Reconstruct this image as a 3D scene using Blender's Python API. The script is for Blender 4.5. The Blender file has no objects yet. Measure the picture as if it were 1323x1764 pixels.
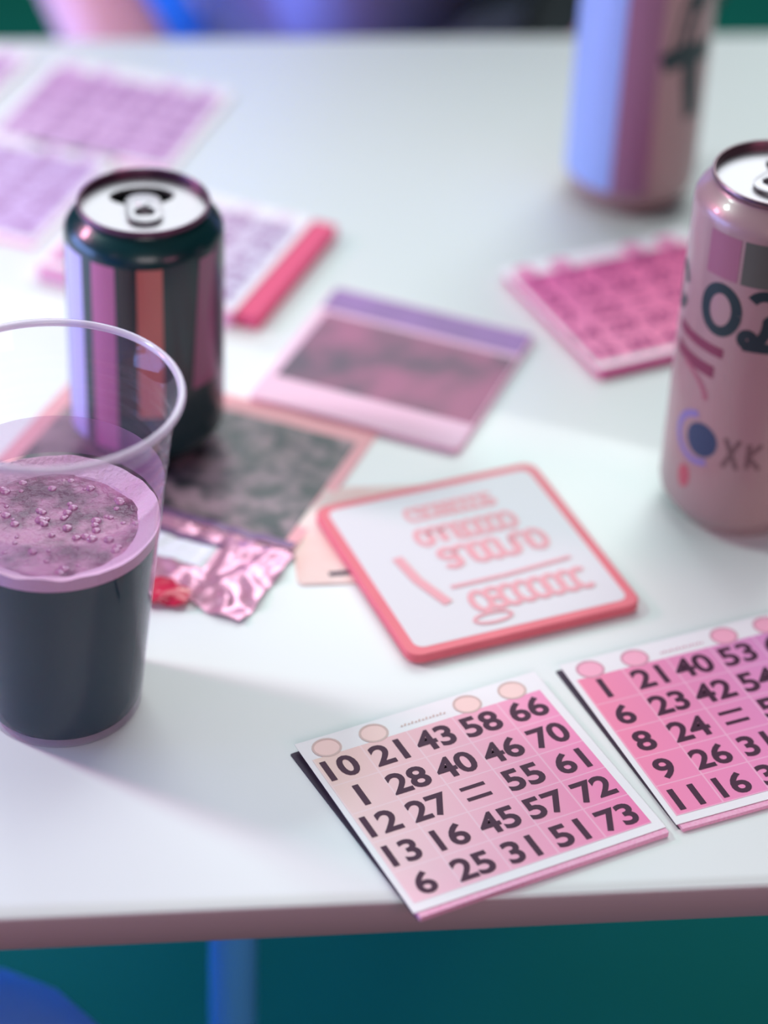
import bpy, bmesh, math, random
from mathutils import Vector, Matrix, noise
S = bpy.context.scene
COL = S.collection
PI = math.pi
TZ = 0.74                      # table top height, metres; plan coordinates below are millimetres
MM = 0.001

# ------------------------------------------------------------------ camera
cd = bpy.data.cameras.new('camera'); cam = bpy.data.objects.new('camera', cd); COL.objects.link(cam)
cd.sensor_fit = 'HORIZONTAL'; cd.sensor_width = 24.0; cd.lens = 24.0*4329.9/1323
cd.clip_start = 0.05; cd.clip_end = 60
_p, _r = 0.6323, 0.0482
_fw = Vector((0, math.cos(_p), -math.sin(_p))); _u0 = Vector((0, math.sin(_p), math.cos(_p))); _r0 = Vector((1, 0, 0))
_rt = math.cos(_r)*_r0 + math.sin(_r)*_u0; _up = -math.sin(_r)*_r0 + math.cos(_r)*_u0
_m = Matrix((_rt, _up, -_fw)).transposed().to_4x4(); _m.translation = Vector((0, 0, TZ+0.6213)); cam.matrix_world = _m
cd.dof.use_dof = True; cd.dof.focus_distance = 0.915; cd.dof.aperture_fstop = 2.9; cd.dof.aperture_blades = 0
S.camera = cam

# ------------------------------------------------------------------ view, world, lights
S.view_settings.view_transform = 'Standard'; S.view_settings.look = 'None'
S.view_settings.gamma = 1; S.view_settings.use_curve_mapping = False
S.view_settings.exposure = 0.04
S.cycles.use_denoising = True
S.cycles.transparent_max_bounces = 24; S.cycles.max_bounces = 12
S.cycles.caustics_refractive = False; S.cycles.caustics_reflective = False
w = bpy.data.worlds.new('world'); S.world = w; w.use_nodes = True
w.node_tree.nodes['Background'].inputs[0].default_value = (0.14, 0.42, 0.44, 1)
w.node_tree.nodes['Background'].inputs[1].default_value = 0.27

def lamp(name, loc, target, sx, sy, power, color):
    l = bpy.data.lights.new(name, 'AREA'); l.shape = 'RECTANGLE'; l.size = sx; l.size_y = sy
    l.energy = power; l.color = color
    o = bpy.data.objects.new(name, l); COL.objects.link(o); o.location = loc
    d = Vector(target)-Vector(loc); o.rotation_euler = d.to_track_quat('-Z', 'Y').to_euler(); return o
T0 = (0, 0.9, TZ)
lamp('back_soft_light', (0.1, 3.0, TZ+1.75), T0, 2.4, 1.3, 58, (0.87, 1.0, 0.965))  # soft light added behind the table, brightens can lids and table sheen
lamp('overhead_lamp', (0.1, 1.2, TZ+1.7), T0, 0.9, 0.9, 8, (0.95, 1.0, 0.99))
lamp('spot_key', (-0.94, 1.02, TZ+0.97), (-0.05, 0.80, TZ), 0.12, 0.12, 7.5, (0.62, 0.98, 0.88))
lamp('pink_bar_lamp', (-1.18, 1.10, TZ+0.65), (-0.05, 0.80, TZ), 0.14, 0.14, 7.5, (1.0, 0.42, 0.62))
lamp('blue_bar_lamp', (-1.3, 0.85, TZ+0.2), (0.1, 1.0, TZ+0.05), 1.0, 0.36, 12.0, (0.30, 0.44, 1.0))
lamp('pink_stage_lamp', (1.0, -0.35, TZ+0.55), (0.0, 0.9, TZ), 0.5, 0.5, 2.6, (1.0, 0.34, 0.52))
lamp('front_fill_light', (0.25, -1.3, TZ+1.1), (0.0, 0.8, TZ), 1.0, 0.8, 12.0, (1.0, 0.82, 0.85))  # unseen fill added behind the camera to lift the front faces
lamp('blue_torso_fill', (-0.50, 1.15, TZ-0.24), (-0.10, 1.50, TZ-0.09), 0.3, 0.2, 7.0, (0.24, 0.52, 1.0))  # unseen light added under the table for the far sitter's clothes
lamp('blue_leg_fill', (-0.45, 0.62, TZ-0.40), (-0.06, 0.76, TZ-0.25), 0.12, 0.3, 2.0, (0.30, 0.62, 1.0)).data.spread = math.radians(70)  # unseen blue fill added for the table leg and near knee

# ------------------------------------------------------------------ materials
def lin(c):
    f = lambda v: v/12.92 if v <= 0.04045 else ((v+0.055)/1.055)**2.4
    return tuple(f(v/255) for v in c)+(1,)
_mats = {}
def mat(name, rgb, rough=0.6, metal=0, coat=0, spec=0.5, bump=0, bscale=400, mottle=0, mscale=60, rgb2=None):
    if name in _mats: return _mats[name]
    m = bpy.data.materials.new(name); m.use_nodes = True; nt = m.node_tree; b = nt.nodes['Principled BSDF']
    b.inputs['Base Color'].default_value = lin(rgb); b.inputs['Roughness'].default_value = rough
    b.inputs['Metallic'].default_value = metal; b.inputs['Coat Weight'].default_value = coat
    b.inputs['Specular IOR Level'].default_value = spec
    tc = nt.nodes.new('ShaderNodeTexCoord')
    if mottle:
        n = nt.nodes.new('ShaderNodeTexNoise'); n.inputs['Scale'].default_value = mscale; n.inputs['Detail'].default_value = 5
        nt.links.new(tc.outputs['Object'], n.inputs['Vector'])
        r = nt.nodes.new('ShaderNodeValToRGB'); r.color_ramp.elements[0].position = 0.5-mottle; r.color_ramp.elements[1].position = 0.5+mottle
        r.color_ramp.elements[0].color = lin(rgb); r.color_ramp.elements[1].color = lin(rgb2 or rgb)
        nt.links.new(n.outputs['Fac'], r.inputs[0]); nt.links.new(r.outputs[0], b.inputs['Base Color'])
    if bump:
        n = nt.nodes.new('ShaderNodeTexNoise'); n.inputs['Scale'].default_value = bscale
        nt.links.new(tc.outputs['Object'], n.inputs['Vector'])
        bp = nt.nodes.new('ShaderNodeBump'); bp.inputs['Strength'].default_value = bump; bp.inputs['Distance'].default_value = 0.001
        nt.links.new(n.outputs['Fac'], bp.inputs['Height']); nt.links.new(bp.outputs[0], b.inputs['Normal'])
    _mats[name] = m; return m
def grad_mat(name, tl, tr, bl, br, rough=0.7, cells=None):
    """printed colour that runs over the sheet (rainbow-printed paper), corners given in the sheet's own frame"""
    m = bpy.data.materials.new(name); m.use_nodes = True; nt = m.node_tree; b = nt.nodes['Principled BSDF']
    b.inputs['Roughness'].default_value = rough; b.inputs['Specular IOR Level'].default_value = 0.2
    tc = nt.nodes.new('ShaderNodeTexCoord'); sp = nt.nodes.new('ShaderNodeSeparateXYZ'); nt.links.new(tc.outputs['Generated'], sp.inputs[0])
    def mix(fac, a, c):
        x = nt.nodes.new('ShaderNodeMix'); x.data_type = 'RGBA'
        nt.links.new(fac, x.inputs[0])
        for k, v in ((6, a), (7, c)):
            if isinstance(v, tuple): x.inputs[k].default_value = v
            else: nt.links.new(v, x.inputs[k])
        return x.outputs[2]
    top = mix(sp.outputs[0], lin(tl), lin(tr)); bot = mix(sp.outputs[0], lin(bl), lin(br))
    col = mix(sp.outputs[1], bot, top)
    if cells:
        def line(out, n):
            a = nt.nodes.new('ShaderNodeMath'); a.operation = 'MULTIPLY'; a.inputs[1].default_value = n; nt.links.new(out, a.inputs[0])
            f = nt.nodes.new('ShaderNodeMath'); f.operation = 'FRACT'; nt.links.new(a.outputs[0], f.inputs[0])
            g = nt.nodes.new('ShaderNodeMath'); g.operation = 'LESS_THAN'; g.inputs[1].default_value = 0.035; nt.links.new(f.outputs[0], g.inputs[0]); return g.outputs[0]
        mx = nt.nodes.new('ShaderNodeMath'); mx.operation = 'MAXIMUM'; nt.links.new(line(sp.outputs[0], cells), mx.inputs[0]); nt.links.new(line(sp.outputs[1], cells), mx.inputs[1])
        k = nt.nodes.new('ShaderNodeMath'); k.operation = 'MULTIPLY'; k.inputs[1].default_value = 0.3; nt.links.new(mx.outputs[0], k.inputs[0])
        col = mix(k.outputs[0], col, lin((250, 225, 238)))
    nt.links.new(col, b.inputs['Base Color']); return m
def clear_mat(name, tint, haze, hazecol, rough=0.05, refl=1.0):
    """thin clear plastic: light passes straight through, glossy by viewing angle, a trace of milky scatter"""
    m = bpy.data.materials.new(name); m.use_nodes = True; nt = m.node_tree; nt.nodes.clear()
    o = nt.nodes.new('ShaderNodeOutputMaterial'); t = nt.nodes.new('ShaderNodeBsdfTransparent'); t.inputs[0].default_value = tint
    d = nt.nodes.new('ShaderNodeBsdfDiffuse'); d.inputs[0].default_value = lin(hazecol)
    g = nt.nodes.new('ShaderNodeBsdfGlossy'); g.inputs['Roughness'].default_value = rough
    m1 = nt.nodes.new('ShaderNodeMixShader'); m1.inputs[0].default_value = haze
    lw = nt.nodes.new('ShaderNodeLayerWeight'); lw.inputs[0].default_value = .5
    pw = nt.nodes.new('ShaderNodeMath'); pw.operation = 'POWER'; pw.inputs[1].default_value = 5; nt.links.new(lw.outputs['Facing'], pw.inputs[0])
    k = nt.nodes.new('ShaderNodeMath'); k.operation = 'MULTIPLY_ADD'; k.inputs[1].default_value = .9*refl; k.inputs[2].default_value = .04*refl; nt.links.new(pw.outputs[0], k.inputs[0])
    m2 = nt.nodes.new('ShaderNodeMixShader')
    nt.links.new(t.outputs[0], m1.inputs[1]); nt.links.new(d.outputs[0], m1.inputs[2])
    nt.links.new(k.outputs[0], m2.inputs[0]); nt.links.new(m1.outputs[0], m2.inputs[1]); nt.links.new(g.outputs[0], m2.inputs[2])
    nt.links.new(m2.outputs[0], o.inputs[0]); return m

# ------------------------------------------------------------------ mesh helpers (verts in millimetres)
class G:
    def __init__(s): s.v = []; s.f = []
    def add(s, v, f):
        o = len(s.v); s.v += [tuple(p) for p in v]; s.f += [tuple(i+o for i in q) for q in f]; return s
    def tf(s, fn): s.v = [tuple(fn(*p)) for p in s.v]; return s
def build(name, g, m, parent=None, smooth=True, angle=0.6):
    me = bpy.data.meshes.new(name); me.from_pydata([(x*MM, y*MM, z*MM) for x, y, z in g.v], [], g.f)
    bm = bmesh.new(); bm.from_mesh(me); bmesh.ops.recalc_face_normals(bm, faces=bm.faces)
    if smooth:
        for f in bm.faces: f.smooth = True
        for e in bm.edges:
            if len(e.link_faces) == 2 and e.calc_face_angle(0) > angle: e.smooth = False
    bm.to_mesh(me); bm.free()
    for mm in (m if isinstance(m, (list, tuple)) else [m]): me.materials.append(mm)
    o = bpy.data.objects.new(name, me); COL.objects.link(o)
    if parent: o.parent = parent
    return o
def thing(name, label, cat, x, y, z=0, rz=0, group=None):
    o = bpy.data.objects.new(name, None); o.empty_display_size = .02; COL.objects.link(o)
    o.location = (x*MM, y*MM, TZ+z*MM); o.rotation_euler = (0, 0, rz)
    o['label'] = label; o['category'] = cat
    if group: o['group'] = group
    return o
def lathe(prof, n=72, close=False, c=(0, 0)):
    g = G(); k = len(prof); rings = []
    for r, z in prof:
        if r < 1e-6: rings.append([len(g.v)]); g.v.append((c[0], c[1], z))
        else:
            rings.append(list(range(len(g.v), len(g.v)+n)))
            g.v += [(c[0]+r*math.cos(2*PI*i/n), c[1]+r*math.sin(2*PI*i/n), z) for i in range(n)]
    for a, b in zip(rings, rings[1:]+([rings[0]] if close else [])):
        for i in range(n):
            j = (i+1) % n
            if len(a) == 1 and len(b) == 1: continue
            if len(a) == 1: g.f.append((a[0], b[i], b[j]))
            elif len(b) == 1: g.f.append((a[i], b[0], a[j]))
            else: g.f.append((a[i], b[i], b[j], a[j]))
    return g
def rrect(w, h, r, n=6):
    pts = []
    for cx, cy, a in ((w/2-r, h/2-r, 0), (-w/2+r, h/2-r, 90), (-w/2+r, -h/2+r, 180), (w/2-r, -h/2+r, 270)):
        for i in range(n+1):
            t = math.radians(a+90*i/n); pts.append((cx+r*math.cos(t), cy+r*math.sin(t)))
    return pts
def slab(w, h, r, z0, z1, bev=0.4, n=6, c=(0, 0)):
    g = G(); rings = []
    for ins, z in ((bev, z0), (0, z0+bev), (0, z1-bev), (bev, z1)):
        p = rrect(w-2*ins, h-2*ins, max(r-ins, .05), n); rings.append(list(range(len(g.v), len(g.v)+len(p)))); g.v += [(x+c[0], y+c[1], z) for x, y in p]
    k = len(rings[0])
    for a, b in zip(rings, rings[1:]):
        for i in range(k): g.f.append((a[i], a[(i+1) % k], b[(i+1) % k], b[i]))
    g.f.append(tuple(rings[0][::-1])); g.f.append(tuple(rings[-1])); return g
def box(x0, x1, y0, y1, z0, z1):
    v = [(x, y, z) for z in (z0, z1) for y in (y0, y1) for x in (x0, x1)]
    return G().add(v, [(0, 1, 3, 2), (4, 6, 7, 5), (0, 4, 5, 1), (2, 3, 7, 6), (0, 2, 6, 4), (1, 5, 7, 3)])
def sheet(w, h, hf, t=0.25, nx=24, ny=24, outline=None):
    """paper or foil sheet of real thickness; hf(x, y) -> height; outline(x, y) -> moved (x, y)"""
    g = G(); outline = outline or (lambda x, y: (x, y))
    for s in (0, 1):
        for j in range(ny+1):
            for i in range(nx+1):
                x, y = outline(-w/2+w*i/nx, -h/2+h*j/ny); g.v.append((x, y, hf(x, y)+s*t))
    K = (nx+1)*(ny+1); id = lambda i, j, s: s*K+j*(nx+1)+i
    for j in range(ny):
        for i in range(nx):
            g.f.append((id(i, j, 1), id(i+1, j, 1), id(i+1, j+1, 1), id(i, j+1, 1))); g.f.append((id(i, j, 0), id(i, j+1, 0), id(i+1, j+1, 0), id(i+1, j, 0)))
    for i in range(nx):
        for j in (0, ny): g.f.append((id(i, j, 0), id(i+1, j, 0), id(i+1, j, 1), id(i, j, 1)))
    for j in range(ny):
        for i in (0, nx): g.f.append((id(i, j, 0), id(i, j+1, 0), id(i, j+1, 1), id(i, j, 1)))
    return g
def stroke(g, pts, wd, fn, closed=False, step=1.2):
    """a painted stroke: flat ribbon with rounded ends through pts, laid on a surface by fn(u, v)"""
    P = [Vector(p) for p in pts]
    if closed: P.append(P[0])
    q = [P[0]]
    for a, b in zip(P, P[1:]):
        n = max(1, int((b-a).length/step))
        q += [a+(b-a)*i/n for i in range(1, n+1)]
    rows = []
    for i, p in enumerate(q):
        a = q[i-1] if i else (q[-2] if closed else p); b = q[i+1] if i+1 < len(q) else (q[1] if closed else p)
        t = (b-a).normalized() if (b-a).length > 1e-6 else Vector((1, 0)); nrm = Vector((-t.y, t.x))
        h = wd/2
        rows.append([p+nrm*h, p, p-nrm*h])
    o = len(g.v); g.v += [tuple(fn(c.x, c.y)) for r in rows for c in r]
    for i in range(len(rows)-1):
        for k in (0, 1): g.f.append((o+3*i+k, o+3*i+k+1, o+3*i+k+4, o+3*i+k+3))
def arc(cx, cy, rx, ry, a0, a1, n=24): return [(cx+rx*math.cos(math.radians(a0+(a1-a0)*i/n)), cy+ry*math.sin(math.radians(a0+(a1-a0)*i/n))) for i in range(n+1)]
def disc(g, cx, cy, rx, ry, fn, n=28, rings=5):
    o = len(g.v); g.v.append(tuple(fn(cx, cy)))
    for k in range(1, rings+1):
        for i in range(n): g.v.append(tuple(fn(cx+rx*k/rings*math.cos(2*PI*i/n), cy+ry*k/rings*math.sin(2*PI*i/n))))
    for i in range(n):
        j = (i+1) % n; g.f.append((o, o+1+i, o+1+j))
        for k in range(rings-1): g.f.append((o+1+k*n+i, o+1+(k+1)*n+i, o+1+(k+1)*n+j, o+1+k*n+j))
def patch(g, u0, u1, v0, v1, fn, nu=10, nv=10, skew=0):
    o = len(g.v)
    for j in range(nv+1):
        for i in range(nu+1):
            v = v0+(v1-v0)*j/nv; u = u0+(u1-u0)*i/nu
            g.v.append(tuple(fn(u, v+skew*(u-u0))))
    for j in range(nv):
        for i in range(nu): a = o+j*(nu+1)+i; g.f.append((a, a+1, a+nu+2, a+nu+1))
_txt = {}
def text(g, body, x, y, cap, z=0.0, sx=1.0):
    """numerals as printed shapes: centred on (x, y), cap height in mm"""
    if body not in _txt:
        c = bpy.data.curves.new('numeral', 'FONT'); c.body = body; c.size = 1; c.offset = 0.026; c.align_x = 'CENTER'; c.resolution_u = 4; c.fill_mode = 'FRONT'
        o = bpy.data.objects.new('numeral', c); COL.objects.link(o); dg = bpy.context.evaluated_depsgraph_get()
        me = bpy.data.meshes.new_from_object(o.evaluated_get(dg))
        _txt[body] = ([tuple(v.co) for v in me.vertices], [tuple(p.vertices) for p in me.polygons])
        bpy.data.objects.remove(o); bpy.data.meshes.remove(me); bpy.data.curves.remove(c)
    v, f = _txt[body]; ys = [p[1] for p in v]; xs = [p[0] for p in v]; h = max(ys)-min(ys); k = cap/h
    g.add([((p[0]-(max(xs)+min(xs))/2)*k*sx+x, (p[1]-min(ys)-h/2)*k+y, z) for p in v], f)

random.seed(4)
R = math.radians
# ------------------------------------------------------------------ setting
WHITE = mat('white_laminate', (232, 232, 234), 0.38, bump=0.02, bscale=900)
def struct(name, g, m):
    o = build(name, g, m, smooth=False); o['kind'] = 'structure'; return o
FL = mat('dark_teal_floor', (8, 86, 72), 0.9, spec=.1, mottle=.25, mscale=3, rgb2=(14, 92, 84))
WL = mat('dark_teal_wall', (16, 60, 66), 0.8)
struct('floor', box(-2600, 2600, -2200, 3600, -60, 0), FL)
struct('wall_back', box(-2600, 2600, 3600, 3700, 0, 2800), WL)
struct('wall_left', box(-2700, -2600, -2200, 3600, 0, 2800), WL)
struct('wall_right', box(2600, 2700, -2200, 3600, 0, 2800), WL)

# ------------------------------------------------------------------ table
TA = 0.1283
tb = thing('table', 'long white laminate table with rounded edge carrying cans, cards and a cup', 'table', 0, 620, 0, TA)
tb.location.z = 0
g = slab(1300, 676, 14, 724, 740, bev=1.2, c=(0, 338)); build('table_top', g, WHITE, tb, angle=1.2)
g = slab(1301, 677, 14.5, 724.5, 738.6, bev=.6, c=(0, 338)); eb = build('shaded_edge', g, mat('painted_edge_shade', (176, 150, 158), .6, spec=.3), tb, angle=1.2); eb['label'] = 'white table edge with its shade painted in grey mauve'  # shade on the table's upright edge, painted in as grey mauve
BLUE = mat('blue_painted_steel', (90, 176, 244), 0.4)
def post(x, y, r, z0, z1): return lathe([(0, z0), (r*.98, z0), (r, z0+2), (r, z1), (0, z1)], 24, c=(x, y))
for x, y in ((-37, 153), (-420, 560), (600, 153), (600, 560)):
    l = build('leg', post(x, y, 10.5, 0, 724), BLUE, tb); l['label'] = 'slim blue steel table leg'

# ------------------------------------------------------------------ bingo pads
SHEET = mat('white_card_paper', (240, 230, 236), 0.7, spec=.2)
EDGEP = mat('pink_paper_edges', (236, 150, 190), 0.8, spec=.2, mottle=.3, mscale=900, rgb2=(244, 190, 214))
REDE = mat('red_pad_side', (222, 90, 126), .7, spec=.2)
GREYCARD = mat('dark_grey_card', (84, 74, 88), 0.8, spec=.2)
INK = mat('plum_black_ink', (72, 34, 60), 0.6, spec=.2)
PAD_W, PAD_H = 102.0, 95.0
def pad(label, x, y, rz, z, rows, cols4, ink=INK, edge=EDGEP, thick=2.2, board=0.0, ring=(226, 130, 160), detail=True, nm='', paper=SHEET, spine=False):  # board: angle of the dark sheet added to darken the left edge gap
    """x, y = the pad's top left corner on the table; its own frame has +x along the printed rows and +y up the card"""
    c, s = math.cos(rz), math.sin(rz)
    cx, cy = x+c*PAD_W/2+s*PAD_H/2, y+s*PAD_W/2-c*PAD_H/2
    t = thing('bingo_card_pad', label, 'bingo card', cx, cy, z, rz, 'pads of printed bingo cards on the table')
    if board:
        g = slab(PAD_W, PAD_H, .6, 0, .5, .1)
        a = R(board); g.tf(lambda X, Y, Z: (math.cos(a)*(X-PAD_W/2)-math.sin(a)*(Y+PAD_H/2)+PAD_W/2+.9, math.sin(a)*(X-PAD_W/2)+math.cos(a)*(Y+PAD_H/2)-PAD_H/2+2.2, Z))
        b = build('dark_gap_sheet', g, GREYCARD, t, smooth=False); b['label'] = 'dark grey sheet added to darken the gap under the lifted edge'  # dark sheet added to darken the gap along the pad's left edge
    z0 = .5 if board else 0
    g = slab(PAD_W-1.5, PAD_H, .5, z0, thick-.6, .1, c=(.6, -2.6)); build('paper_block', g, edge, t, smooth=False)
    lift = lambda X, Y: thick-.5+max(0, (-X-30)/60)**2*1.6*max(0, (Y+60)/100)
    build('top_sheet', sheet(PAD_W, PAD_H, lift, .2, 20, 12), paper, t)
    g = G(); o = lambda u, v, d=.28: (u-PAD_W/2, v+PAD_H/2, lift(u-PAD_W/2, v+PAD_H/2)+d)
    patch(g, 2.2, 98.5, -91, -10.5, lambda u, v: o(u, v), 20, 12)
    build('printed_grid', g, cols4, t, smooth=False)
    wash = grad_mat('header_wash'+nm, *ring_cols(ring)); rink = mat('ring_ink'+nm, tuple(int(v*.86) for v in ring), .7)
    for ux in (10.2, 29.6, 69.2, 88.6):
        g = G(); disc(g, ux, -6.4, 5.6, 5.0, lambda u, v: o(u, v, .25), 20, 2); sp_ = build('header_spot', g, wash, t, smooth=False)
        g = G(); stroke(g, arc(ux, -6.4, 5.3, 4.7, 0, 360, 22), .9, lambda u, v: o(u, v, .34)); build('ring', g, rink, sp_, smooth=False)
    g = G()
    for k in range(13): stroke(g, [(40.5+1.5*k, -7.6), (41.3+1.5*k, -7.0+.5*(k % 2))], .7, lambda u, v: o(u, v, .34))
    build('header_line', g, rink, t, smooth=False)
    if spine:
        g = slab(13, PAD_H, 1, 0, thick-1, .4, c=(PAD_W/2+6, 0)); build('spine', g, REDE, t)
    g = G(); xs = (10.4, 29.6, 48.9, 68.6, 88.6); ys = (-18.4, -34.6, -50.6, -67, -83.4)
    for r_, row in enumerate(rows):
        for k, body in enumerate(row):
            X, Y = xs[k]-PAD_W/2, ys[r_]+PAD_H/2
            if body == '=':
                for dv in (-2.6, 3.2): stroke(g, [(xs[k]-5, ys[r_]+dv), (xs[k]+5, ys[r_]+dv)], 1.7, lambda u, v: o(u, v, .4))
            elif body:
                h0 = G(); text(h0, body, X, Y, 11.2, 0, 1.08)
                h0.tf(lambda a, b, z: (a, b, lift(a, b)+.4)); g.add(h0.v, h0.f)
    build('printed_numbers', g, ink, t, smooth=False)
    return t
def ring_cols(r): return (tuple(r),)*4
rowsA = [['10', '21', '43', '58', '66'], ['1', '28', '40', '46', '70'], ['12', '27', '=', '55', '61'], ['13', '16', '45', '57', '72'], ['6', '25', '31', '51', '73']]
rowsB = [['1', '21', '40', '53', '62'], ['6', '23', '42', '54', '64'], ['8', '24', '=', '57', '66'], ['9', '26', '31', '59', '70'], ['11', '16', '38', '60', '75']]
rowsC = [['3', '17', '33', '48', '63'], ['5', '19', '36', '49', '67'], ['7', '22', '=', '52', '68'], ['14', '29', '39', '56', '71'], ['15', '30', '44', '47', '74']]
pad('pink bingo card starting 10 21 43 hanging over the front table edge', -28.9, 696.2, R(28.7), 0, rowsA,
    grad_mat('print_front', (240, 208, 200), (242, 150, 192), (244, 196, 210), (240, 128, 178), cells=5), thick=3.2, board=2.0, ring=(246, 206, 204), nm='_front')
pad('deep pink bingo card starting 1 21 40 running out of the right frame edge', 70.4, 750.2, R(24.7), 0, rowsB,
    grad_mat('print_right', (246, 140, 172), (214, 142, 200), (244, 138, 180), (226, 140, 196), cells=5), thick=2.6, board=1.6, ring=(248, 172, 198), nm='_right')
PINKB = mat('rose_paper_edges', (206, 84, 142), 0.8, spec=.2)
ROSE = grad_mat('print_rose', (216, 100, 160), (228, 110, 158), (240, 150, 186), (246, 128, 164))
INKB = mat('mauve_ink', (150, 56, 110), .7, spec=.2)
pad('rose bingo card pad with dark pink sides half hidden behind the right can', 50, 1043, R(27), 0, rowsC, ROSE, INKB, PINKB, 5.0, ring=(236, 150, 190), nm='_rose')
LIL = grad_mat('print_lilac', (192, 140, 188), (208, 168, 208), (210, 172, 210), (208, 164, 206))
LIL2 = grad_mat('print_pale_lilac', (206, 176, 216), (200, 170, 214), (206, 176, 216), (206, 170, 218))
INKC = mat('dusty_mauve_ink', (158, 112, 160), .7, spec=.2)
pad('lilac bingo card pad lying near the far table edge, whole grid in view', -189, 1250, R(-16), 0, rowsB, LIL, INKC, thick=2, ring=(230, 190, 226), nm='_far')
pad('lilac bingo card pad cut off by the left frame edge near the far table edge', -300, 1285, R(-18), 0, rowsA, LIL, INKC, thick=2, ring=(230, 190, 226), nm='_farleft')
pad('pale lilac bingo card pad left of the dark can', -242, 1173, R(-18), 0, rowsC, LIL2, INKC, thick=2, ring=(230, 200, 230), nm='_left')
pad('pale pink bingo card pad with a thick red side behind the dark can', -137, 1113, R(-20), 0, rowsA, grad_mat('print_pale', (226, 180, 214), (206, 196, 216), (238, 160, 200), (206, 200, 220)), INKC, EDGEP, 8.0, ring=(236, 214, 230), nm='_thick', spine=True)

# ------------------------------------------------------------------ cans
SILVER = mat('brushed_aluminium', (168, 160, 168), 0.48, metal=1, bump=.05, bscale=700)
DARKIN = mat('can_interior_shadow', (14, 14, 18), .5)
def can(name, label, x, y, h, body_mat, rim_mat, z=0, rz=0, lid_rz=0.0):
    t = thing(name, label, 'can', x, y, z, rz)
    prof = [(0, 9), (10, 8.4), (18, 6), (22.5, 1.4), (24, 0), (25.2, .6), (26.6, 2.6), (30.4, 7.6), (32.3, 10.4), (33, 13.5)]
    prof += [(33, 13.5+(h-27.5)*k/6) for k in range(1, 7)]
    prof += [(32.7, h-11.6), (31.6, h-9.2), (29.6, h-6.8), (27.6, h-4.8), (26.6, h-3.9), (26.2, h-3.0)]
    build('body', lathe(prof, 96), body_mat, t, angle=.9)
    build('rim', lathe([(26.1, h-3.1), (27.0, h-2.8), (27.3, h-2.0), (27.3, h-.7), (27.0, h-.15), (26.5, h), (26.0, h-.3), (25.7, h-1.0), (25.4, h-3), (25.0, h-5.4), (25.6, h-5.4)], 96, close=True), rim_mat, t, angle=1.2)
    # lid panel with a real opening; local +Y is the drinking side
    bm = bmesh.new()
    outer = [bm.verts.new((25.2*math.cos(a), 25.2*math.sin(a), h-4.4)) for a in [2*PI*i/64 for i in range(64)]]
    hole = [bm.verts.new((13.6*math.cos(a)*(1-.12*max(0, -math.sin(a))), 10.2+8.0*math.sin(a), h-4.4)) for a in [2*PI*i/32 for i in range(32)]]
    es = [bm.edges.new((L[i], L[(i+1) % len(L)])) for L in (outer, hole) for i in range(len(L))]
    bmesh.ops.triangle_fill(bm, use_beauty=True, edges=es)
    low = [bm.verts.new((v.co.x*.98, v.co.y, h-6.2)) for v in hole]
    for i in range(32): bm.faces.new((hole[i], hole[(i+1) % 32], low[(i+1) % 32], low[i]))
    lg = G(); bm.verts.index_update(); lg.add([tuple(v.co) for v in bm.verts], [tuple(v.index for v in f.verts) for f in bm.faces]); bm.free()
    lid = build('lid', lg, SILVER, t, angle=.5); lid.rotation_euler.z = lid_rz
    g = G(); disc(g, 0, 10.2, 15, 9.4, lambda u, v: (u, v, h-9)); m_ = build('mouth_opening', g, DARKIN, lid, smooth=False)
    # stay-on tab
    tg = G(); ring = rrect(14.5, 23, 6.6, 8); n = len(ring)
    for k, zz in ((1.0, h-3.3), (1.0, h-2.4), (.9, h-2.0)): tg.v += [(px*k, py*k-2.5, zz) for px, py in ring]
    inner = [(px, py-5.5) for px, py in rrect(8.6, 7.5, 3.4, 8)]
    for zz in (h-2.0, h-3.2): tg.v += [(px, py-1, zz) for px, py in inner]
    for a in (0, 1):
        for i in range(n): tg.f.append((a*n+i, a*n+(i+1) % n, (a+1)*n+(i+1) % n, (a+1)*n+i))
    for i in range(n):
        tg.f.append((2*n+i, 2*n+(i+1) % n, 3*n+(i+1) % n, 3*n+i)); tg.f.append((3*n+i, 3*n+(i+1) % n, 4*n+(i+1) % n, 4*n+i)); tg.f.append((4*n+i, 4*n+(i+1) % n, (i+1) % n, i))
    build('tab', tg, SILVER, lid, angle=.5)
    build('rivet', lathe([(0, h-1.3), (2, h-1.4), (2.6, h-2), (2.6, h-4.4)], 20), SILVER, lid)
    return t
def face_cam(x, y): return math.atan2(y, x)-PI/2      # local -Y then looks at the camera's foot point
def wrap(r=33.12): return lambda u, v: (r*math.sin(u/33), -r*math.cos(u/33), v)

BLK = mat('black_green_can_print', (8, 46, 50), 0.28, metal=.1, coat=.3)
RIMD = mat('dark_plum_rim', (96, 62, 84), 0.3, metal=.8)
lx, ly = -103.7, 895.6
LC = can('drink_can', 'black opened drink can with pink panels standing behind the plastic cup', lx, ly, 115, BLK, RIMD, 1.6, face_cam(lx, ly), 0.06)
W = wrap()
def panel(name, u0, u1, v0, v1, m, parent, **k):
    g = G(); patch(g, u0, u1, v0, v1, W, 10, 6, **k); return build(name, g, m, parent)
P1 = mat('magenta_panel_print', (178, 84, 136), .3, coat=.3); P2 = mat('salmon_panel_print', (186, 98, 92), .3, coat=.3); P3 = mat('plum_panel_print', (134, 66, 104), .3, coat=.3)
panel('lavender_reflection', -43, -29, 12, 101, mat('painted_reflection', (172, 164, 222), .3, coat=.3), LC)  # reflection of the table top, painted on as a lavender strip
panel('pink_panel', -23.5, -12.5, 12, 101, P1, LC); panel('salmon_panel', -3.5, 7.0, 30, 101, P2, LC)
g = G()
g.v = []
for j in range(13):
    v = 40+61*j/12; k = 1-j/12
    for i in range(7): g.v.append(W(24-4*k+(34-24+4*k)*i/6, v))
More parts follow.
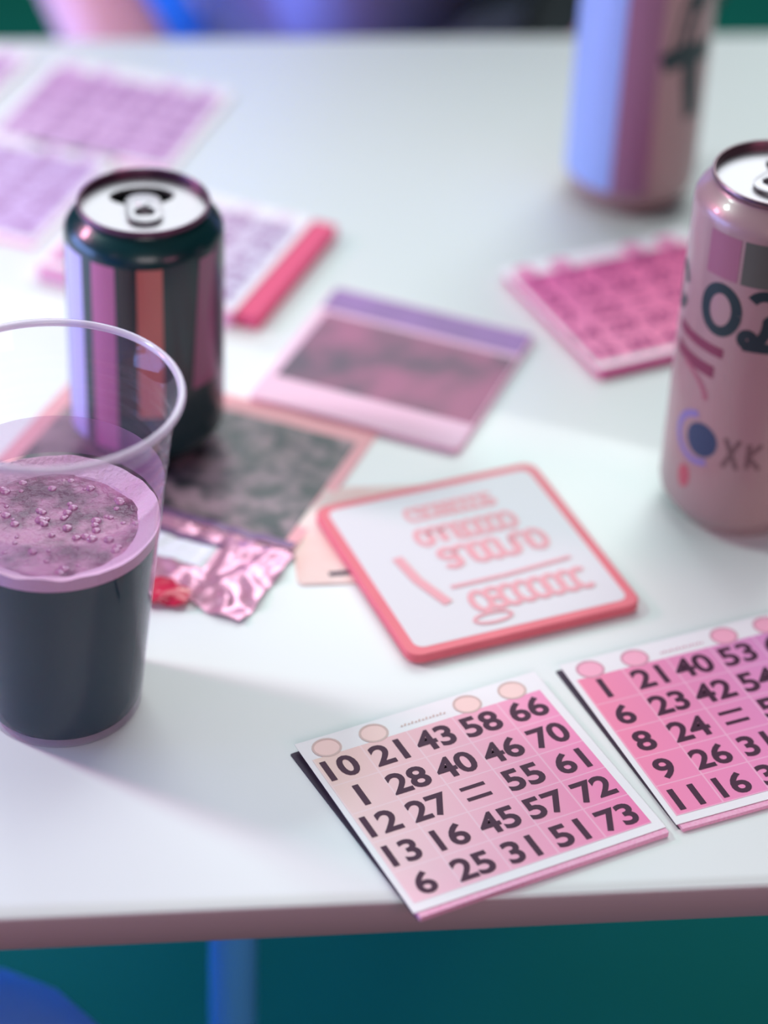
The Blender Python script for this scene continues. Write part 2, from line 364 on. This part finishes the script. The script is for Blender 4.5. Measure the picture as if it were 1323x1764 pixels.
for j in range(12):
    for i in range(6): a = j*7+i; g.f.append((a, a+1, a+8, a+7))
build('plum_panel', g, P3, LC)
panel('dark_panel', -11.5, -4.5, 30, 101, mat('brown_black_print', (52, 40, 44), .3), LC)

TAUPE = mat('taupe_can_print', (164, 128, 130), 0.36, metal=.15, coat=.3)
RIMT = mat('dull_brown_rim', (128, 100, 110), 0.3, metal=.9)
LETTER = mat('teal_black_lettering', (6, 38, 46), .4); MAROON = mat('maroon_band_print', (122, 44, 74), .4)
rx, ry, rh = 148.1, 867.6, 158
RC = can('beer_can', 'taupe beer can with dark round lettering cut by the right frame edge', rx, ry, rh, TAUPE, RIMT, 0, face_cam(rx, ry), -0.5)
g = G()
stroke(g, arc(-17, 110, 7.2, 9.6, 0, 360, 32), 4.6, W)
stroke(g, arc(-43.5, 108, 5, 9, 20, 340, 20), 4, W)
stroke(g, arc(1, 115, 6, 6, 150, -20, 14)+arc(-8, 108, 11, 12, 8, -60, 10)+[(-6, 97.5), (9, 97.5)], 4.6, W)
stroke(g, arc(-4.2, 100.5, 2.4, 2.6, 0, 360, 16), 4.0, W)
stroke(g, arc(19, 108, 7, 9.4, 0, 360, 28), 4.4, W)
build('lettering', g, LETTER, RC)
g = G(); patch(g, -40, -13, 90, 94.5, W, 12, 2, skew=-.05); patch(g, -40, -16, 79.5, 85, W, 12, 2, skew=-.05); build('maroon_bands', g, MAROON, RC)
g = G(); stroke(g, arc(-40, 66, 22, 14, 70, 5, 16), 2.6, W); build('swoosh', g, mat('dusty_red_print', (156, 88, 104), .4), RC)
g = G(); disc(g, -17.5, 48, 7.4, 8, W); build('round_emblem', g, mat('ink_blue_print', (40, 58, 92), .4), RC)
g = G(); stroke(g, arc(-19.5, 48, 10.6, 11, 95, 300, 22), 3, W); build('emblem_ring', g, mat('lavender_print', (128, 110, 168), .4), RC)
g = G()
for a, b in (((-7, 39), (-1, 53)), ((-1, 39), (-7, 53)), ((3, 40), (3, 52)), ((3, 46), (8, 52)), ((3, 46), (8, 40))): stroke(g, [a, b], 2.0, W)
build('faint_marks', g, mat('brown_print', (112, 80, 84), .4), RC)
g = G(); disc(g, -24, 27, 3.2, 5.6, W); build('red_spot', g, mat('red_print', (178, 76, 92), .4), RC)
g = G(); patch(g, -10, 20, 124, 143, W, 12, 4); build('moss_panel', g, mat('moss_print', (84, 84, 78), .4), RC)
g = G(); patch(g, -26, -11.5, 124, 143, W, 8, 4); build('plum_band', g, mat('plum_print', (150, 90, 112), .4), RC)

bx, by = 116.4, 1137.3
BC = can('beer_can', 'tall pale beer can standing out of focus at the back of the table', bx, by, 168, TAUPE, RIMT, 0, face_cam(bx, by), 0.4)
W2 = wrap(); g = G(); patch(g, -50, -9, 14, 157, W2, 20, 6); pp = build('blue_highlight', g, mat('painted_blue_highlight', (146, 168, 226), .4, metal=.2), BC); pp['label'] = 'blue light painted on one side of the can'  # blue light on the can's left side, painted into the colour
g = G()
stroke(g, [(31, 54), (27, 76), (26, 92)], 10, W2); stroke(g, [(10, 86), (22, 90), (40, 88)], 11, W2); stroke(g, [(20, 90), (24, 112), (36, 130)], 13, W2)
stroke(g, arc(-2, 140, 9, 11, 0, 360, 30), 5, W2)
build('lettering', g, LETTER, BC)
g = G(); patch(g, -9, 9, 14, 157, W2, 8, 4); build('plum_band', g, mat('rose_brown_print', (146, 98, 126), .4), BC)

# ------------------------------------------------------------------ plastic cup of dark beer
ux, uy = -117.8, 720.5
CUP = thing('plastic_cup', 'clear plastic cup half full of dark beer at the left frame edge', 'cup', ux, uy, 0, face_cam(ux, uy))
CLEAR = clear_mat('clear_cup_plastic', (0.965, 0.95, 0.975, 1), 0.015, (225, 190, 225), .06, 0.4)
def rw(z): return 29.8+z*(43.2-29.8)/128
pr = [(0, 1.6), (26, 1.6), (27.5, 0.2), (29.0, 0), (29.8, 1.2)]
pr += [(rw(z), z) for z in range(6, 84, 6)]
pr += [(rw(z), z) for z in (84, 90, 96, 100)]
for z in (102, 109, 116, 122): pr += [(rw(z), z), (rw(z)+.3, z+1.2), (rw(z)+.3, z+2.2), (rw(z)+.02, z+3.4)]
pr += [(rw(127), 127), (44.2, 130.5), (46.0, 134), (46.9, 136.6)]
inn = [(r-.45, z) for r, z in pr[::-1][:-4]]
build('wall', lathe(pr+inn+[(26, 2.2), (0, 2.2)], 96), CLEAR, CUP, angle=1.2)
build('rim', lathe([(46.2+1.5*math.cos(a), 137.2+1.4*math.sin(a)) for a in [2*PI*i/12 for i in range(12)]], 96, close=True), clear_mat('rim_plastic', (.9, .86, .92, 1), .5, (240, 222, 242), .12, 1.2), CUP)
BEER = mat('dark_beer', (14, 60, 66),   .12, spec=.15)
LV = 79
build('drink', lathe([(0, 2.6), (25.5, 2.6), (28.4, 3.2)]+[(rw(z)-.6, z) for z in range(6, LV, 6)]+[(rw(LV)-.6, LV), (0, LV)], 96), BEER, CUP, angle=.7)
FOAM = mat('mauve_foam', (96, 40, 76), .3, bump=.6, bscale=420, mottle=.10, mscale=75, rgb2=(184, 116, 154))
g = lathe([(0, LV+.9), (8, LV+.9), (16, LV+1.0), (24, LV+1.1), (29, LV+1.4), (31, LV+2.0), (31, LV+.1), (0, LV+.1)], 72)
build('foam_film', g, FOAM, CUP)
FR = mat('pale_foam', (222, 178, 206), .6, bump=.5, bscale=600)
g = lathe([(29, LV+.3), (30.5, LV+2.2), (33.5, LV+3.2), (rw(LV+5)-.7, LV+5.5), (rw(LV)-.7, LV+.1), (29, LV+.1)], 96, close=True)
g.tf(lambda X, Y, Z: (X, Y, Z+(1.1*noise.noise((X*.12, Y*.12, 3)) if Z > LV+1 else 0)))
build('foam_ring', g, FR, CUP)
RES = clear_mat('foam_residue_film', (.94, .88, .95, 1), .24, (224, 172, 212), .3, .3)
build('foam_residue', lathe([(rw(z)-.7+.15*math.sin(z), z) for z in range(86, 104, 3)], 96), RES, CUP, angle=1.2)
rb = random.Random(2); g = G()
for k in range(60):
    a = rb.uniform(0, 2*PI); r_ = 30*math.sqrt(rb.random()); q = rb.uniform(.8, 2.3)
    b = lathe([(0, q*.6)]+[(q*math.sin(t), q*.6*math.cos(t)) for t in (.5, 1, 1.57)], 10, c=(0, 0)); b.tf(lambda X, Y, Z: (X+r_*math.cos(a), Y+r_*math.sin(a), Z+LV+1.0)); g.add(b.v, b.f)
build('bubbles', g, mat('foam_bubbles', (186, 120, 160), .15, coat=1), CUP)['kind'] = 'stuff'

# ------------------------------------------------------------------ mats, packet, wrapper
RED = mat('coral_mat_edge', (232, 112, 126), .6, mottle=.3, mscale=40, rgb2=(222, 100, 116))
FACE = mat('pale_mat_face', (220, 210, 217), .6, bump=.05, bscale=500)
PALE = mat('pale_red_script', (232, 160, 170), .7)
def mat_tile(name, label, x, y, rz, w_, h_, z, th, edge, r_=6):
    t = thing(name, label, 'coaster', x, y, z, rz); build('board', slab(w_, h_, r_, 0, th, .5), edge, t); return t
CO = mat_tile('beer_coaster', 'pale square coaster with coral rim and red script beside the pink bingo card', 37.6, 815.0, R(24.3), 101, 104, 0.9, 4.2, RED)
build('printed_face', slab(92, 95, 4, 4.15, 4.3, .05), FACE, CO, smooth=False)
g = G(); lay = [0]; fl = lambda u, v: (u, v, 4.42+lay[0]*.006); rs = random.Random(11)
def scribble(g, x0, x1, y, h, wd):
    x = x0
    while x < x1-h*.4:
        lay[0] += 1
        k = rs.choice('onucocs'); q = h*.62
        if k == 'o': stroke(g, arc(x+q/2, y, q/2, h/2, 0, 360, 14), wd, fl)
        elif k == 'n': stroke(g, [(x, y-h/2), (x, y+h*.3)]+arc(x+q/2, y+h*.2, q/2, h*.3, 180, 0, 8)+[(x+q, y-h/2)], wd, fl)
        elif k == 'u': stroke(g, [(x, y+h/2), (x, y-h*.2)]+arc(x+q/2, y-h*.2, q/2, h*.3, 180, 360, 8)+[(x+q, y+h/2)], wd, fl)
        elif k == 'l': stroke(g, [(x+q*.2, y+h*.7), (x+q*.2, y-h/2), (x+q*.8, y-h/2)], wd, fl)
        elif k == 'c': stroke(g, arc(x+q/2, y, q/2, h/2, 50, 310, 12), wd, fl)
        elif k == 's': stroke(g, arc(x+q/2, y+h*.25, q*.45, h*.25, 20, 260, 8)+arc(x+q/2, y-h*.25, q*.45, h*.25, 90, -160, 8), wd, fl)
        else: stroke(g, arc(x+q/2, y, q/2, h/2, 15, 320, 12), wd, fl); lay[0] += 1; stroke(g, [(x+wd*.3, y), (x+q, y)], wd*.6, fl)
        x += q*.86
scribble(g, -16, 24, 33, 8, 2.4); scribble(g, -18, 28, 17, 10, 2.8); scribble(g, -14, 33, 1, 12, 3.0); scribble(g, -14, 36, -29, 12, 2.8)
stroke(g, [(-31, 8), (-29, -8), (-23, -26)], 4.5, fl); stroke(g, [(-18, -17), (6, -17), (36, -15)], 2.0, fl); stroke(g, arc(-10, -40, 8, 3, 0, 360, 16), 1.6, fl)
build('script', g, PALE, CO, smooth=False)

UM = mat_tile('beer_mat', 'salmon beer mat peeking out under the coral rimmed coaster', 2, 833, R(8), 80, 66, 0, .9, mat('salmon_mat', (236, 186, 180), .7, mottle=.2, mscale=30, rgb2=(238, 222, 218)), 3)
g = G(); stroke(g, [(-27, -27), (-14, -26)], 3.0, lambda u, v: (u, v, .98)); build('printed_mark', g, GREYCARD, UM, smooth=False)

DM = mat_tile('beer_mat', 'dark plum beer mat with pale pink lower border behind the coaster', 1.5, 957, R(-20), 100, 103, 0, 3.2, mat('pale_pink_mat', (238, 190, 214), .6), 4)
PLUM = mat('plum_print', (104, 62, 86), .5, mottle=.12, mscale=38, rgb2=(146, 84, 116))
DPL = mat('dark_plum_photo', (92, 68, 88), .5, mottle=.13, mscale=32, rgb2=(160, 88, 122))
g = G(); fl2 = lambda u, v: (u, v, 3.3); patch(g, -45, 49, -31, 28, fl2); build('dark_print', g, DPL, DM, smooth=False)
g = G(); patch(g, -49, 49, 31, 50, fl2); build('violet_band', g, mat('violet_print', (150, 106, 168), .5, mottle=.15, mscale=30, rgb2=(134, 96, 150)), DM, smooth=False)

def crinkle(amp, sc, seed): return lambda X, Y: amp*(.5+.5*noise.fractal((X*sc, Y*sc, seed), 1.0, 2.0, 3))
pk = R(-20)
PK = thing('snack_packet', 'dark printed packet lying under the black can', 'packet', -86, 884.6, 0, pk)
def pk_h(X, Y):
    d = math.hypot(X-(-20.4), Y-4.3)        # pressed flat under the can
    k = min(1, max(0, (d-34)/14)); f = max(0, (-Y-34)/12)
    return 1.25-.9*(1-k)*0 + k*(.5*noise.noise((X*.05, Y*.05, 7))+.45) + k*f*(1.6*noise.noise((X*.11, 2.0, 1))+.6)
SAL = mat('salmon_foil', (236, 158, 168), .45, bump=.3, bscale=120)
build('wrapper', sheet(140, 95, lambda X, Y: max(.05, pk_h(X, Y)-1.0), .3, 60, 36), SAL, PK)
DK = bpy.data.materials.new('speckled_charcoal'); DK = mat('speckled_charcoal_print', (46, 46, 52), .42, bump=.2, bscale=150, mottle=.11, mscale=80, rgb2=(140, 112, 122))
g = G(); patch(g, -62, 64.5, -42, 36, lambda u, v: (u, v, max(.05, pk_h(u, v)-1.0)+.42), 60, 30); build('dark_print', g, DK, PK)
g = G(); patch(g, -69, 69.5, -47, -42.2, lambda u, v: (u, v, max(.05, pk_h(u, v)-1.0)+.42), 60, 2); build('purple_seam', g, mat('purple_foil', (116, 82, 124), .4, metal=.2), PK)

FW = thing('foil_wrapper', 'crumpled pink foil wrapper with a white label in front of the dark packet', 'wrapper', -71, 806, 0, R(-22))
def fw_h(X, Y): return 1.5+1.6*noise.noise((X*.085, Y*.09, 4))+1.0*noise.noise((X*.2, Y*.17, 9)) + (2.6 if X > 8 else 2.6*max(0, (X+10)/18))*max(0, noise.noise((X*.13, Y*.1, 21)))
def fw_o(x, y): return (x+1.5*noise.noise((y*.12, 3, 0)), y+2.5*noise.noise((x*.09, 1, 0))-(.16*(x+30) if y < 0 else 0)*(-y/20))
build('foil', sheet(60, 40, lambda X, Y: max(.1, fw_h(X, Y)), .3, 46, 30, fw_o), mat('pink_foil', (226, 160, 190), .3, metal=.55, bump=.25, bscale=90), FW)
g = G(); patch(g, -28, 1, -5, 9, lambda u, v: (u, v, max(.1, fw_h(u, v))+.6), 24, 12); build('label', g, mat('white_label', (236, 232, 242), .5), FW)
g = G(); patch(g, -29.5, 2, 9.4, 13, lambda u, v: (u, v, max(.1, fw_h(u, v))+.6), 24, 4); build('dark_strip', g, mat('purple_foil', (116, 82, 124), .4), FW)

RW = thing('red_wrapper', 'small glossy red wrapper end beside the cup under the pink foil', 'wrapper', -85, 783, 0, R(-14))
g = G(); n = 18
for j in range(13):
    X = -14+24*j/12; k = math.sqrt(max(.02, 1-((j-5)/8.0)**2)); 
    for i in range(n):
        a = 2*PI*i/n; q = 1+.16*math.sin(3*a+j)+.1*noise.noise((X*.3, i*1., 2))
        g.v.append((X, 7.5*k*q*math.cos(a), 3.2+3.1*k*q*math.sin(a)))
for j in range(12):
    for i in range(n): g.f.append((j*n+i, j*n+(i+1) % n, (j+1)*n+(i+1) % n, (j+1)*n+i))
g.f += [tuple(range(n))[::-1], tuple(12*n+i for i in range(n))]
build('twist', g, mat('glossy_red_film', (214, 44, 82), .22, coat=.6), RW)

# ------------------------------------------------------------------ people at the table edges
SKIN = mat('skin', (206, 140, 150), .55, bump=.05, bscale=300)
def skin_mesh(name, nodes, edges, m, parent, root=0, sub=2):
    me = bpy.data.meshes.new(name); me.from_pydata([Vector(n[:3])*MM for n in nodes], edges, [])
    o = bpy.data.objects.new(name, me); COL.objects.link(o); o.parent = parent
    sk = o.modifiers.new('skin', 'SKIN'); sk.use_smooth_shade = True
    for i, n in enumerate(nodes):
        d = me.skin_vertices[0].data[i]; d.radius = (n[3]*MM, (n[4] if len(n) > 4 else n[3])*MM); d.use_root = (i == root)
    s = o.modifiers.new('subsurf', 'SUBSURF'); s.levels = sub; s.render_levels = sub
    me.materials.append(m); return o
def person(label, x, y, rz, top_m, leg_m, hair_m, arm_r, arm_l, knee_r, knee_l, lean=0, tuck=0):
    """seated figure, own frame: faces +y, +x is its right hand side; heights from the floor in mm"""
    t = thing('person', label, 'person', x, y, 0, rz); t.location.z = 0
    N = []; E = []
    def nd(*a): N.append(a); return len(N)-1
    def ch(*ids):
        for a, b in zip(ids, ids[1:]): E.append((a, b))
    pel = nd(0, 0, 545, 115); bel = nd(0, 10+lean*.2, 650, 118); chs = nd(0, 5+lean*.6, 830, 128); up_ = nd(0, lean*.85, 965, 100); nk = nd(0, 10+lean, 1050, 54)
    hd0 = nd(0, 28+lean, 1115, 78); hd1 = nd(0, 28+lean, 1195, 92); hd2 = nd(0, 22+lean, 1255, 62); ch(pel, bel, chs, up_, nk, hd0, hd1, hd2)
    parts = {}
    for s, arm, knee in ((1, arm_r, knee_r), (-1, arm_l, knee_l)):
        S_ = Vector((s*182, lean*.85, 968)); M_ = S_.lerp(Vector(arm[0]), .45); sh = nd(*S_, 66); mid = nd(*M_, 52); el = nd(*arm[0], 42); wr = nd(*arm[1], 27); ch(up_, sh, mid, el, wr)
        d = (Vector(arm[1])-Vector(arm[0])).normalized(); side = Vector((-d.y, d.x, 0)).normalized()*-s
        pm = Vector(arm[1])+d*48; pi = nd(*pm, 30, 17); ch(wr, pi)
        for k, (off, ln) in enumerate(((-24, 62), (-8, 74), (9, 70), (25, 54))):
            a = pm+side*off*.9+d*18; b = a+d*ln*.5+Vector((0, 0, -5)); c = a+d*ln*.86+Vector((0, 0, -22))
            i0 = nd(*a, 9.5); i1 = nd(*b, 9); i2 = nd(*c, 8); ch(pi, i0, i1, i2)
        ta = Vector(arm[1])+d*22+side*-30; tb_ = ta+d*30+side*-16+Vector((0, 0, -8)); i0 = nd(*ta, 11); i1 = nd(*tb_, 9.5); i2 = nd(*(tb_+d*24), 8.5); ch(wr, i0, i1, i2)
        hp = nd(s*90, 20, 540, 92); kn = nd(*knee, 64); an = nd(knee[0], knee[1]-10-tuck, 95, 36); ft = nd(knee[0]+s*15, knee[1]+120-tuck, 38, 32); ch(pel, hp, kn, an, ft)
        parts[s] = (sh, el, wr, hp, kn, an, ft, mid)
    skin_mesh('body', N, E, SKIN, t)
    # clothes follow the body: same joints, slightly fuller
    def garment(name, ids, eds, m, grow):
        mp = {k: i for i, k in enumerate(ids)}
        return skin_mesh(name, [tuple(N[k][:3])+(N[k][3]+grow,) for k in ids], [(mp[a], mp[b]) for a, b in eds], m, t)
    a, b = parts[1], parts[-1]
    garment('top', [pel, bel, chs, up_, a[0], b[0], a[7], b[7]], [(pel, bel), (bel, chs), (chs, up_), (up_, a[0]), (up_, b[0]), (a[0], a[7]), (b[0], b[7])], top_m, 13)
    garment('trousers', [pel, a[3], a[4], a[5], b[3], b[4], b[5]], [(pel, a[3]), (a[3], a[4]), (a[4], a[5]), (pel, b[3]), (b[3], b[4]), (b[4], b[5])], leg_m, 9)
    for q in (a, b):
        k = N[q[5]]; f = N[q[6]]
        skin_mesh('shoe', [(k[0], k[1]-25, 48, 42), (k[0], k[1]+30, 44, 44), (f[0], f[1]+20, 38, 36)], [(0, 1), (1, 2)], mat('dark_shoe', (24, 26, 32), .5), t, sub=1)
    hx, hy, hz = 0, 30+lean, 1195
    g = lathe([(0, 104), (50, 92), (82, 56), (92, 10), (90, -30), (78, -60)], 32); g.tf(lambda X, Y, Z: (X*.96+hx, Y*1.05+hy-14, Z+hz+6+(max(0, 62-Z)*.75 if Y > 40 and Z < 62 else 0))); build('hair', g, hair_m, t)
    for s in (1, -1):
        g = lathe([(0, 11)]+[(11*math.sin(u), 11*math.cos(u)) for u in (.5, 1., 1.57, 2.2, 2.8)]+[(0, -11)], 16)
        e = G().add(g.v, g.f); e.tf(lambda X, Y, Z: (X+s*32, Y*.7+hy+64, Z*.8+hz+2)); build('eye', e, mat('eye_white', (230, 228, 226), .2), t)
        e = G().add(g.v, g.f); e.tf(lambda X, Y, Z: (X*.6+s*90, Y*1.4+hy-5, Z*2.4+hz-5)); build('ear', e, SKIN, t)
    g = lathe([(0, 24), (7, 10), (13, -14), (9, -22), (0, -24)], 14); g.tf(lambda X, Y, Z: (X, Y*1.3+hy+72, Z+hz-14)); build('nose', g, SKIN, t)
    g = slab(46, 10, 4, -4, 4, 2); g.tf(lambda X, Y, Z: (X, Z+hy+77-abs(X)*.3, Y+hz-56)); build('mouth', g, mat('lips', (170, 84, 96), .4), t)
    return t
def ramp_cloth(name, stops):
    m = bpy.data.materials.new(name); m.use_nodes = True; nt = m.node_tree; b = nt.nodes['Principled BSDF']; b.inputs['Roughness'].default_value = .85
    tc = nt.nodes.new('ShaderNodeTexCoord'); sp = nt.nodes.new('ShaderNodeSeparateXYZ'); mp = nt.nodes.new('ShaderNodeMapRange'); mp.inputs[1].default_value = -.2; mp.inputs[2].default_value = .2
    r = nt.nodes.new('ShaderNodeValToRGB'); nt.links.new(tc.outputs['Object'], sp.inputs[0]); nt.links.new(sp.outputs[0], mp.inputs[0]); nt.links.new(mp.outputs[0], r.inputs[0]); nt.links.new(r.outputs[0], b.inputs['Base Color'])
    el = r.color_ramp.elements
    while len(el) < len(stops): el.new(.5)
    for e, (p_, c_) in zip(el, stops): e.position = p_; e.color = lin(c_)
    return m
# the far sitter faces the camera: turned half round, its own +x is at the photograph's left
BLOCK = ramp_cloth('colour_block_knit', [(0.0, (34, 44, 52)), (.30, (44, 48, 56)), (.42, (104, 92, 120)), (.50, (126, 100, 138)), (.60, (150, 140, 214)), (.74, (140, 140, 214)), (.78, (26, 118, 220)), (1.0, (20, 100, 200))])
person('person in blue, lilac and dark clothes sitting across the table', -30, 1640, PI, BLOCK, BLOCK, mat('brown_hair', (60, 40, 36), .7),
       ((205, 70, 700), (150, 215, 655)), ((-235, 20, 690), (-150, 200, 640)), (110, 400, 545), (-120, 400, 545), lean=30, tuck=285)
person('person in blue jeans sitting at the near left corner of the table', -464, 378, R(-33), mat('blue_jersey', (60, 90, 190), .9), mat('blue_denim', (120, 168, 244), .9, bump=.3, bscale=900), mat('dark_hair', (34, 28, 30), .7),
       ((230, 130, 700), (140, 300, 660)), ((-230, 120, 690), (-135, 330, 650)), (95, 455, 562), (-120, 445, 545), tuck=90)

def chair(label, x, y, rz):
    t = thing('chair', label, 'chair', x, y, 0, rz); t.location.z = 0
    m = mat('dark_chair_wood', (40, 44, 44), .6); build('seat', slab(410, 400, 40, 405, 428, 6), m, t)
    for a in (-170, 170):
        for b in (-165, 165): build('leg', post(a, b, 14, 0, 406), m, t)
    g = slab(400, 300, 50, -10, 10, 5); g.tf(lambda X, Y, Z: (X, Z-190, Y+720)); build('backrest', g, m, t)
    for a in (-150, 150): build('back_post', post(a, -190, 12, 425, 720), m, t)
    return t
chair('dark chair under the person across the table', -30, 1665, PI)
chair('dark chair under the person in blue jeans', -480, 353, R(-33))
